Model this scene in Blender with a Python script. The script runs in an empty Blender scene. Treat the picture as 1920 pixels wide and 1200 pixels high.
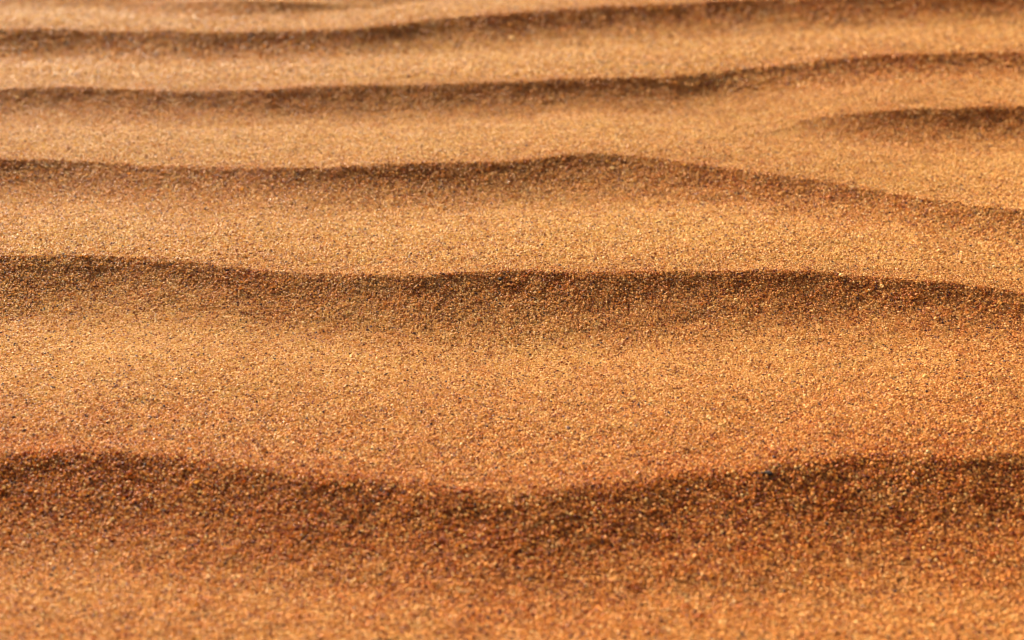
import bpy, math, random
import numpy as np
from mathutils import Vector, noise

# ------------------------------------------------------------------ camera, sky, sun, exposure
scene = bpy.context.scene
PITCH = math.radians(26.6)          # looking down at the ripples
CAM_H = 0.14                        # lens height above the sand, metres
FPX = 2400.0                        # focal length in pixels of the 1920 px wide frame

cam_data = bpy.data.cameras.new('camera')
cam = bpy.data.objects.new('camera', cam_data)
scene.collection.objects.link(cam)
cam.location = (0, 0, CAM_H)
cam.rotation_euler = (math.pi / 2 - PITCH, 0, 0)
cam_data.sensor_width = 36.0
cam_data.lens = 36.0 * FPX / 1920.0
cam_data.clip_start = 0.005
cam_data.clip_end = 2000
cam_data.dof.use_dof = True
cam_data.dof.focus_distance = 0.298
cam_data.dof.aperture_fstop = 19.0
scene.camera = cam

SUN_EL = math.radians(23.5)
SUN_AZ = math.radians(-32)          # clockwise from +Y: behind the ripples, to the left
world = bpy.data.worlds.new('World')
scene.world = world
world.use_nodes = True
wn = world.node_tree
wn.nodes.clear()
sky = wn.nodes.new('ShaderNodeTexSky')
sky.sky_type = 'NISHITA'
sky.sun_disc = False
sky.sun_elevation = SUN_EL
sky.sun_rotation = SUN_AZ
sky.air_density = 0.4
sky.dust_density = 9.0
sky.ozone_density = 0.0
bg = wn.nodes.new('ShaderNodeBackground')
bg.inputs['Strength'].default_value = 0.075
wo = wn.nodes.new('ShaderNodeOutputWorld')
wn.links.new(sky.outputs[0], bg.inputs[0])
wn.links.new(bg.outputs[0], wo.inputs[0])

sun_data = bpy.data.lights.new('sun', 'SUN')
sun_data.energy = 5.0
sun_data.angle = math.radians(0.5)
sun_data.color = (1.0, 0.87, 0.68)
sun = bpy.data.objects.new('sun', sun_data)
scene.collection.objects.link(sun)
sdir = Vector((math.sin(SUN_AZ) * math.cos(SUN_EL), math.cos(SUN_AZ) * math.cos(SUN_EL), math.sin(SUN_EL)))
sun.rotation_euler = sdir.to_track_quat('Z', 'Y').to_euler()

scene.view_settings.view_transform = 'Standard'
scene.view_settings.look = 'None'
scene.view_settings.gamma = 1.0
scene.view_settings.use_curve_mapping = False
scene.view_settings.exposure = 1.07
scene.cycles.use_denoising = True
scene.cycles.use_adaptive_sampling = False
scene.cycles.max_bounces = 6
scene.cycles.diffuse_bounces = 4
scene.cycles.sample_clamp_indirect = 3.0
scene.cycles.sample_clamp_direct = 7.0
scene.cycles.pixel_filter_type = 'BLACKMAN_HARRIS'
scene.cycles.filter_width = 1.1

# ------------------------------------------------------------------ ripple crests, traced in frame pixels
rng = np.random.default_rng(7)
CP, SP = math.cos(PITCH), math.sin(PITCH)


def to_plane(u, v, z):
    """the ground point at height z seen at pixel (u, v) of the 1920x1200 frame"""
    dx = (u - 960.0) / FPX
    dy = (600.0 - v) / FPX
    dirx, diry, dirz = dx, CP + dy * SP, -SP + dy * CP
    t = (z - CAM_H) / dirz
    return dirx * t, diry * t


H = 0.0070
# (points, height factor points (u, factor), crest rounding in metres, lee length)
CRESTS = [
    ([(0, 852), (80, 836), (180, 838), (300, 850), (430, 868), (520, 884), (640, 893), (750, 899), (850, 910),
      (950, 920), (1050, 918), (1150, 903), (1250, 888), (1350, 881), (1450, 872), (1560, 861), (1650, 855),
      (1750, 852), (1850, 848), (1920, 848)],
     [(0, .94), (300, .88), (620, .90), (950, .92), (1300, .90), (1650, .90), (1920, .90)], 0.0022, 0.030),
    ([(0, 480), (120, 478), (210, 478), (300, 485), (400, 497), (520, 508), (640, 517), (760, 518), (860, 512),
      (960, 508), (1100, 512), (1250, 510), (1400, 505), (1540, 507), (1640, 517), (1740, 527), (1830, 535),
      (1920, 550)],
     [(0, .92), (300, .88), (600, .88), (1000, 1.0), (1500, 1.05), (1750, 1.0), (1920, .85)], 0.0007, 0.030),
    ([(0, 298), (100, 300), (200, 303), (300, 309), (400, 311), (500, 315), (600, 317), (700, 312), (800, 306),
      (900, 303), (1000, 298), (1080, 288), (1160, 287), (1240, 297), (1330, 312), (1420, 325), (1520, 337),
      (1620, 354), (1720, 372), (1820, 385), (1920, 400)],
     [(0, .95), (700, .95), (1100, 1.0), (1240, .90), (1420, .78), (1700, .76), (1920, .80)], 0.0007, 0.030),
    ([(1180, 292), (1240, 291), (1320, 285), (1400, 265), (1480, 238), (1540, 222), (1600, 212), (1680, 205),
      (1750, 203), (1850, 200), (1920, 198)],
     [(1180, 0), (1260, .03), (1400, .05), (1500, .13), (1550, .45), (1640, .74), (1920, .84)], 0.0008, 0.025),
    ([(0, 168), (150, 165), (250, 171), (400, 170), (500, 167), (640, 162), (800, 157), (960, 151), (1100, 148),
      (1250, 143), (1330, 139), (1420, 129), (1520, 118), (1620, 107), (1720, 103), (1830, 99), (1920, 97)],
     [(0, 1.0), (1000, 1.0), (1240, .8), (1350, .62), (1550, .85), (1920, .95)], 0.0007, 0.030),
    ([(0, 56), (100, 55), (200, 57), (300, 60), (400, 62), (500, 59), (600, 57), (700, 52), (740, 46), (790, 40),
      (850, 32), (920, 27), (960, 24), (1050, 19), (1150, 12), (1300, 5), (1450, -2), (1600, -7), (1750, -12),
      (1920, -18)],
     [(0, 1.0), (650, .95), (760, .85), (900, 1.0), (1920, 1.05)], 0.0007, 0.030),
    ([(220, 9), (350, 8), (420, 6), (520, 11), (640, 12), (760, 6)],
     [(220, 0), (320, .6), (430, .85), (540, .75), (640, .3), (760, 0)], 0.0012, 0.024),
    ([(0, -42), (300, -30), (700, -34), (900, -50), (1300, -66), (1920, -84)],
     [(0, .9), (1920, .9)], 0.0012, 0.030),
    ([(0, -118), (500, -108), (1000, -122), (1500, -140), (1920, -150)],
     [(0, .9), (1920, .9)], 0.0012, 0.030),
    ([(0, 1400), (400, 1410), (900, 1440), (1400, 1470), (1920, 1480)],
     [(0, .55), (1920, .55)], 0.0020, 0.030),
]
XS = np.linspace(-1.2, 1.2, 1601)


def smooth(a, k):
    ker = np.hanning(k + 2)[1:-1]
    ker /= ker.sum()
    return np.convolve(np.pad(a, k // 2, mode='edge'), ker, mode='valid')[:a.size]


def wander(seed, scale, n=5):
    r = np.random.default_rng(seed)
    out = np.zeros_like(XS)
    for i in range(n):
        out += r.normal() / (1 + i) * np.sin(XS * (2 * math.pi / scale) * (0.6 + .8 * i) + r.uniform(0, 6.28))
    return out


crest_y, crest_a, crest_w, crest_l = [], [], [], []
for k, (pts, amps, w, lee) in enumerate(CRESTS):
    p = np.array(pts, float)
    uu = np.linspace(p[0, 0], p[-1, 0], 240)
    vv = np.interp(uu, p[:, 0], p[:, 1])
    aa = np.interp(uu, [a[0] for a in amps], [a[1] for a in amps])
    wx, wy = to_plane(uu, vv, H * aa)
    o = np.argsort(wx)
    y = np.interp(XS, wx[o], wy[o])
    a = np.interp(XS, wx[o], aa[o])
    # beyond the frame the crests wander on
    out = np.clip((np.abs(XS) - max(abs(wx[0]), abs(wx[-1]))) / 0.15, 0, 1)
    y = y + out * out * wander(k + 3, 0.9) * 0.014
    if amps[0][1] == 0:
        a[XS < wx.min()] = 0
    if amps[-1][1] == 0:
        a[XS > wx.max()] = 0
    crest_y.append(smooth(y, 15) + wander(k + 50, 0.045, 6) * 0.00045)
    crest_a.append(smooth(a, 21) * (1 + wander(k + 90, 0.07, 5) * 0.015))
    crest_w.append(w)
    crest_l.append(lee)
# ripples that run on beyond and behind the view
far0 = crest_y[8].copy()
for j in range(1, 22):
    far0 = far0 + 0.105 + wander(200 + j, 0.8) * 0.008
    crest_y.append(far0.copy())
    crest_a.append((0.9 + wander(240 + j, 0.5) * 0.08) * max(0.0, 1 - (j / 23.0) ** 2))
    crest_w.append(0.0015)
    crest_l.append(0.030)
near0 = crest_y[9].copy()
for j in range(1, 16):
    near0 = near0 - 0.105 + wander(300 + j, 0.8) * 0.008
    crest_y.append(near0.copy())
    crest_a.append((0.9 + wander(340 + j, 0.5) * 0.08) * max(0.0, 1 - (j / 17.0) ** 2))
    crest_w.append(0.0015)
    crest_l.append(0.030)

# periodic value noise for the small unevenness of the sand
_G = rng.normal(size=(512, 512))
_G = (_G - _G.mean()) / _G.std()


def vnoise(x, y, cell, ox=0.0, oy=0.0):
    fx, fy = x / cell + ox, y / cell + oy
    ix, iy = np.floor(fx).astype(np.int64), np.floor(fy).astype(np.int64)
    tx, ty = fx - ix, fy - iy
    tx, ty = tx * tx * (3 - 2 * tx), ty * ty * (3 - 2 * ty)
    g = lambda a, b: _G[(iy + b) & 511, (ix + a) & 511]
    return (g(0, 0) * (1 - tx) + g(1, 0) * tx) * (1 - ty) + (g(0, 1) * (1 - tx) + g(1, 1) * tx) * ty


# the long back of a ripple: almost level behind the crest, steepest towards its foot
BACK_Q = np.linspace(0, 1, 201)
_g = (0.30 + BACK_Q ** 1.1) * (1 - BACK_Q ** 7)
BACK_F = 1 - np.cumsum(_g) / _g.sum()


def surface(x, y):
    """height of the sand and its share of dark red: coarse sand, and shade painted on the lee faces"""
    wav = vnoise(x, y, 0.009, 3, 9) * 0.00016 + vnoise(x, y, 0.021, 7, 1) * 0.0004   # wobble of the crest lines
    yy = y + wav
    z = np.zeros_like(x)
    coarse = np.zeros_like(x)
    for cy, ca, w, lee in zip(crest_y, crest_a, crest_w, crest_l):
        c = np.interp(x, XS, cy)
        a = np.interp(x, XS, ca)
        d = yy - c
        near = -d
        # lee face: steep under the crest, running out concave; far side: long low back
        s = np.sqrt(np.clip(near, 0, None) ** 2 + w * w) - w
        f_near = np.clip(1 - s / (1.10 * lee * (0.25 + 0.75 * a)), 0, 1) ** 2.12
        L = 0.048 if cy is crest_y[9] else 0.072
        f_far = np.interp(np.clip(d / L, 0, 1), BACK_Q, BACK_F)
        z += a * H * np.where(d < 0, f_near, f_far)
        coarse += a * np.where(d < 0, 0.72 * np.exp(-(near / 0.026) ** 2), 0.16 * np.exp(-(d / 0.006) ** 2) + .18 * np.exp(-(d / 0.03) ** 2))  # lee faces get the darker red so their shadow is warmed by colour
    z += vnoise(x, y, 0.035, 31, 8) * 0.00020 + vnoise(x * .8, y, 0.014, 1, 2) * 0.00013
    z += vnoise(x * .7, y, 0.0050, 11, 5) * 0.00007 + vnoise(x, y, 0.0021, 17, 25) * 0.00006
    z += vnoise(x * .3, y, 0.0062, 71, 43) * 0.00007
    # the sand of the nearest ripple is coarser and redder than that of the ones behind it
    t = np.clip((0.285 - y) / 0.085, 0, 1)
    coarse += 0.50 * t * t * (3 - 2 * t) + 0.16 * np.clip(x / 0.14, -.3, 1)
    return z, np.clip(coarse, 0, 1)


# ------------------------------------------------------------------ materials
def ramp(nt, cols, interp='CONSTANT'):
    n = nt.nodes.new('ShaderNodeValToRGB')
    cr = n.color_ramp
    cr.interpolation = interp
    while len(cr.elements) < len(cols):
        cr.elements.new(0.5)
    for e, (p, c) in zip(cr.elements, cols):
        e.position = p
        e.color = (*c, 1)
    return n


GRAIN_COLOURS = [
    (0.00, (0.078, 0.041, 0.030)),
    (0.02, (0.272, 0.089, 0.023)),
    (0.10, (0.504, 0.221, 0.046)),
    (0.24, (0.660, 0.324, 0.072)),
    (0.42, (0.737, 0.441, 0.112)),
    (0.62, (0.698, 0.398, 0.122)),
    (0.76, (0.795, 0.514, 0.154)),
    (0.88, (0.718, 0.452, 0.163)),
    (0.955, (0.873, 0.651, 0.306)),
]
COARSE_SHADE_COLOURS = [  # coarse grains, and the shade painted into the lee faces
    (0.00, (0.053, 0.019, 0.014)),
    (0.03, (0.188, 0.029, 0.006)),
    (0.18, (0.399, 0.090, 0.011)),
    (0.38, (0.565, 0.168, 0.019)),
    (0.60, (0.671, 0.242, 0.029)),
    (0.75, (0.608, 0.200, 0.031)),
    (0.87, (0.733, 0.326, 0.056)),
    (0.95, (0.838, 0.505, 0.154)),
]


def sand_material():
    m = bpy.data.materials.new('red_desert_sand')
    m.use_nodes = True
    nt = m.node_tree
    b = nt.nodes['Principled BSDF']
    tc = nt.nodes.new('ShaderNodeNewGeometry')
    v = nt.nodes.new('ShaderNodeTexVoronoi')
    v.inputs['Scale'].default_value = 2600
    nt.links.new(tc.outputs['Position'], v.inputs['Vector'])
    sep = nt.nodes.new('ShaderNodeSeparateColor')
    nt.links.new(v.outputs['Color'], sep.inputs[0])
    r1, r2 = ramp(nt, GRAIN_COLOURS), ramp(nt, COARSE_SHADE_COLOURS)
    nt.links.new(sep.outputs[0], r1.inputs[0])
    nt.links.new(sep.outputs[0], r2.inputs[0])
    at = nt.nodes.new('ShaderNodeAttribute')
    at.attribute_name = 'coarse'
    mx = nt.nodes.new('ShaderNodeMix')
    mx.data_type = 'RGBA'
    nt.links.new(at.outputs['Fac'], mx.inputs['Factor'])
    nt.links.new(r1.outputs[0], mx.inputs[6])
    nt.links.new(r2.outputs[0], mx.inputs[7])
    hs = nt.nodes.new('ShaderNodeHueSaturation')
    hs.inputs['Value'].default_value = 0.52
    hs.inputs['Saturation'].default_value = 0.96
    nt.links.new(mx.outputs[2], hs.inputs['Color'])
    nt.links.new(hs.outputs[0], b.inputs['Base Color'])
    b.inputs['Specular IOR Level'].default_value = 0.1
    b.inputs['Roughness'].default_value = 0.9
    bump = nt.nodes.new('ShaderNodeBump')
    bump.invert = True
    bump.inputs['Strength'].default_value = 0.8
    bump.inputs['Distance'].default_value = 0.0002
    nt.links.new(v.outputs['Distance'], bump.inputs['Height'])
    nt.links.new(bump.outputs[0], b.inputs['Normal'])
    return m


def grain_material():
    m = bpy.data.materials.new('sand_grain_quartz')
    m.use_nodes = True
    nt = m.node_tree
    L = nt.links
    b = nt.nodes['Principled BSDF']

    def att(name):
        a = nt.nodes.new('ShaderNodeAttribute')
        a.attribute_name = name
        return a
    rnd = att('shade')
    r1, r2 = ramp(nt, GRAIN_COLOURS), ramp(nt, COARSE_SHADE_COLOURS)
    L.new(rnd.outputs['Fac'], r1.inputs[0])
    L.new(rnd.outputs['Fac'], r2.inputs[0])
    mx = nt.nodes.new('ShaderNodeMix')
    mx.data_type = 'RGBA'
    L.new(att('coarse').outputs['Fac'], mx.inputs['Factor'])  # coarse sand plus the painted red shade of the lee
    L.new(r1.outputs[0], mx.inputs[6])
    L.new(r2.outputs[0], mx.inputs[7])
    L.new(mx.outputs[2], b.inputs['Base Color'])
    # every grain is worn to its own facets: tilt its normal by its own amount
    geo = nt.nodes.new('ShaderNodeNewGeometry')
    sc = nt.nodes.new('ShaderNodeVectorMath')
    sc.operation = 'SCALE'
    sc.inputs['Scale'].default_value = 0.42
    L.new(att('facet').outputs['Vector'], sc.inputs[0])
    ad = nt.nodes.new('ShaderNodeVectorMath')
    ad.operation = 'ADD'
    L.new(geo.outputs['Normal'], ad.inputs[0])
    L.new(sc.outputs[0], ad.inputs[1])
    nm = nt.nodes.new('ShaderNodeVectorMath')
    nm.operation = 'NORMALIZE'
    L.new(ad.outputs[0], nm.inputs[0])
    L.new(nm.outputs[0], b.inputs['Normal'])
    L.new(att('rough').outputs['Fac'], b.inputs['Roughness'])
    b.inputs['IOR'].default_value = 1.54
    # quartz lets light through: part of the sun comes out of the shaded side, redder
    tr = nt.nodes.new('ShaderNodeBsdfTranslucent')
    gam = nt.nodes.new('ShaderNodeGamma')
    gam.inputs['Gamma'].default_value = 1.0
    L.new(mx.outputs[2], gam.inputs[0])
    L.new(gam.outputs[0], tr.inputs['Color'])
    L.new(nm.outputs[0], tr.inputs['Normal'])
    ms = nt.nodes.new('ShaderNodeMixShader')
    ms.inputs[0].default_value = 0.27
    L.new(b.outputs[0], ms.inputs[1])
    L.new(tr.outputs[0], ms.inputs[2])
    L.new(ms.outputs[0], nt.nodes['Material Output'].inputs['Surface'])
    b.inputs['Specular IOR Level'].default_value = 0.25
    return m


M_SAND = sand_material()
M_GRAIN = grain_material()

# ------------------------------------------------------------------ the ground: one sheet to the horizon
def axis(core_lo, core_hi, step, lo, hi, grow=1.12):
    a = list(np.arange(core_lo, core_hi, step))
    s, p = step, a[-1]
    while p < hi:
        s = min(s * grow, s + 12)
        p += s
        a.append(p)
    s, p = step, a[0]
    pre = []
    while p > lo:
        s = min(s * grow, s + 12)
        p -= s
        pre.append(p)
    return np.array(pre[::-1] + a)


ys = axis(0.10, 1.05, 0.0011, -600, 900, 1.035)
xs = axis(-0.42, 0.42, 0.0032, -700, 700, 1.06)
X, Y = np.meshgrid(xs, ys)
Z, CO = surface(X.ravel(), Y.ravel())
nx, ny = xs.size, ys.size
me = bpy.data.meshes.new('sand_ground')
me.vertices.add(nx * ny)
me.vertices.foreach_set('co', np.stack([X.ravel(), Y.ravel(), Z], 1).astype(np.float32).ravel())
i = (np.arange(ny - 1)[:, None] * nx + np.arange(nx - 1)[None, :]).ravel()
faces = np.stack([i, i + 1, i + nx + 1, i + nx], 1).astype(np.int32)
me.loops.add(faces.size)
me.loops.foreach_set('vertex_index', faces.ravel())
me.polygons.add(len(faces))
me.polygons.foreach_set('loop_start', np.arange(0, faces.size, 4, dtype=np.int32))
me.polygons.foreach_set('loop_total', np.full(len(faces), 4, np.int32))
me.polygons.foreach_set('use_smooth', np.ones(len(faces), bool))
at = me.attributes.new('coarse', 'FLOAT', 'POINT')  # also carries the shadow tint painted on lee faces
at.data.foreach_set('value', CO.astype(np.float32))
me.update()
me.validate()
me.materials.append(M_SAND)
ground = bpy.data.objects.new('sand_ground', me)
scene.collection.objects.link(ground)
ground['kind'] = 'structure'
ground['label'] = 'orange desert sand blown into long parallel ripples'

# ------------------------------------------------------------------ the grains lying on it
def grain_points(x0, x1, y0, y1, step, keep=None):
    gx = np.arange(x0, x1, step)
    gy = np.arange(y0, y1, step * 0.9)
    A, B = np.meshgrid(gx, gy)
    A = A + (np.arange(gy.size) % 2)[:, None] * step * 0.5
    A = (A + rng.uniform(-.42, .42, A.shape) * step).ravel()
    B = (B + rng.uniform(-.42, .42, B.shape) * step).ravel()
    if keep is not None:
        k = keep(A, B)
        A, B = A[k], B[k]
    return A, B


def wedge(a, b):
    # wider than the view, thinning out over a few centimetres into the bare sheet
    return rng.random(a.size) < np.clip((0.13 + 0.44 * b - np.abs(a)) / 0.09, 0, 1) * np.clip((.90 - b) / .1, 0, 1)


sets = [grain_points(-.28, .28, 0.105, 0.30, 0.00028, wedge),
        grain_points(-.35, .35, 0.30, 0.47, 0.00033, wedge),
        grain_points(-.52, .52, 0.47, 0.90, 0.00052, wedge)]
gx = np.concatenate([s[0] for s in sets])
gy = np.concatenate([s[1] for s in sets])
base = np.concatenate([np.full(s[0].size, st) for s, st in zip(sets, (0.00028, 0.00033, 0.00052))])
N = gx.size
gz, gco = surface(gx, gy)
rad = base * np.clip(np.exp(rng.normal(-0.50, 0.30, N)), .35, 1.15)
big = rng.random(N) < 0.002 + 0.005 * gco
rad[big] *= rng.uniform(1.25, 1.9, big.sum())
gz = gz + rng.uniform(-.40, .48, N) * base
gz[big] += base[big] * .2
# patches of redder sand, a few millimetres to centimetres across
patch = vnoise(gx, gy, 0.006, 40, 2) * .06 + vnoise(gx, gy, 0.0016, 4, 77) * .12 + vnoise(gx, gy, 0.03, 9, 90) * .05
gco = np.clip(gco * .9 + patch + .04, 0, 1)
facet = rng.normal(size=(N, 3))
facet /= np.linalg.norm(facet, axis=1)[:, None]
rough = np.where(rng.random(N) < .065, rng.uniform(.12, .3, N), rng.uniform(.45, .9, N))

gm = bpy.data.meshes.new('sand_grains')
gm.vertices.add(N)
gm.vertices.foreach_set('co', np.stack([gx, gy, gz], 1).astype(np.float32).ravel())
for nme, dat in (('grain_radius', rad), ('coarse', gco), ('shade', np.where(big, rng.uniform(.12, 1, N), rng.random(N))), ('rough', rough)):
    a_ = gm.attributes.new(nme, 'FLOAT', 'POINT')
    a_.data.foreach_set('value', dat.astype(np.float32))
a_ = gm.attributes.new('facet', 'FLOAT_VECTOR', 'POINT')
a_.data.foreach_set('vector', facet.astype(np.float32).ravel())
gm.materials.append(M_GRAIN)
grains = bpy.data.objects.new('sand_grains', gm)
scene.collection.objects.link(grains)
grains['kind'] = 'stuff'
grains['label'] = 'loose quartz sand grains, tan, amber, rust red and black'
ng = bpy.data.node_groups.new('grain_scatter', 'GeometryNodeTree')
ng.interface.new_socket('Geometry', in_out='INPUT', socket_type='NodeSocketGeometry')
ng.interface.new_socket('Geometry', in_out='OUTPUT', socket_type='NodeSocketGeometry')
gi, go = ng.nodes.new('NodeGroupInput'), ng.nodes.new('NodeGroupOutput')
m2p = ng.nodes.new('GeometryNodeMeshToPoints')
na = ng.nodes.new('GeometryNodeInputNamedAttribute')
na.data_type = 'FLOAT'
na.inputs['Name'].default_value = 'grain_radius'
sm = ng.nodes.new('GeometryNodeSetMaterial')
sm.inputs['Material'].default_value = M_GRAIN
ng.links.new(gi.outputs[0], m2p.inputs['Mesh'])
ng.links.new(na.outputs['Attribute'], m2p.inputs['Radius'])
ng.links.new(m2p.outputs[0], sm.inputs['Geometry'])
ng.links.new(sm.outputs[0], go.inputs[0])
mod = grains.modifiers.new('grain_scatter', 'NODES')
mod.node_group = ng
print('grains', N, 'ground verts', nx * ny)

# ------------------------------------------------------------------ the few coarse dark grains one can pick out
def stone_material(name, col, rough):
    m = bpy.data.materials.new(name)
    m.use_nodes = True
    nt = m.node_tree
    b = nt.nodes['Principled BSDF']
    g = nt.nodes.new('ShaderNodeNewGeometry')
    n = nt.nodes.new('ShaderNodeTexNoise')
    n.inputs['Scale'].default_value = 2500
    n.inputs['Detail'].default_value = 3
    nt.links.new(g.outputs['Position'], n.inputs['Vector'])
    r = ramp(nt, [(0.3, tuple(c * .45 for c in col)), (0.7, tuple(min(1, c * 1.6) for c in col))], 'LINEAR')
    nt.links.new(n.outputs[0], r.inputs[0])
    nt.links.new(r.outputs[0], b.inputs['Base Color'])
    b.inputs['Roughness'].default_value = rough
    bu = nt.nodes.new('ShaderNodeBump')
    bu.inputs['Distance'].default_value = 0.0001
    nt.links.new(n.outputs[0], bu.inputs['Height'])
    nt.links.new(bu.outputs[0], b.inputs['Normal'])
    return m


def find_ground(u, v):
    z = 0.004
    for _ in range(25):
        x, y = to_plane(u, v, z)
        zz = float(surface(np.array([x]), np.array([y]))[0][0])
        z = z * .5 + zz * .5
    return x, y, z


def coarse_grain(u, v, size, seed, mat, label):
    import bmesh
    x, y, z = find_ground(u, v)
    bm = bmesh.new()
    bmesh.ops.create_icosphere(bm, subdivisions=3, radius=1.0)
    r = random.Random(seed)
    off = Vector((r.uniform(0, 50), r.uniform(0, 50), r.uniform(0, 50)))
    planes = [(Vector((r.gauss(0, 1), r.gauss(0, 1), r.gauss(0, 1))).normalized(), r.uniform(.62, .9)) for _ in range(7)]
    for w in bm.verts:
        c = w.co * (1 + .28 * noise.noise(w.co * 1.3 + off))
        for nrm, dd in planes:                       # broken faces
            e = c.dot(nrm) - dd
            if e > 0:
                c = c - nrm * e * .85
        c = c * (1 + .05 * noise.noise(w.co * 4 + off))
        w.co = Vector((c.x * size * 1.15, c.y * size * .9, c.z * size * .75))
    m = bpy.data.meshes.new('coarse_grain')
    bm.to_mesh(m)
    bm.free()
    m.polygons.foreach_set('use_smooth', [True] * len(m.polygons))
    m.materials.append(mat)
    o = bpy.data.objects.new('coarse_grain', m)
    scene.collection.objects.link(o)
    o.location = (x, y, z + size * .1)
    o.rotation_euler = (0, 0, r.uniform(0, 6.28))
    o['label'] = label
    o['category'] = 'sand grain'
    o['group'] = 'coarse dark grains on the ripples'
    return o


MS_DARK = stone_material('dark_brown_stone', (0.022, 0.014, 0.011), 0.75)
MS_RED = stone_material('dark_red_stone', (0.09, 0.020, 0.009), 0.7)
coarse_grain(1065, 804, 0.00055, 1, MS_RED, 'dark rust red grain alone on the lit back of the nearest ripple')
coarse_grain(1441, 888, 0.00075, 2, MS_DARK, 'largest black grain, in the shade just under the crest of the nearest ripple')
coarse_grain(1452, 858, 0.00042, 3, MS_RED, 'small red brown grain just above the crest of the nearest ripple')
coarse_grain(938, 524, 0.00055, 4, MS_DARK, 'black grain in the shadow under the second crest, near the middle')
coarse_grain(1290, 920, 0.00048, 5, MS_DARK, 'small black grain low in the shadow of the nearest ripple, left of the largest one')
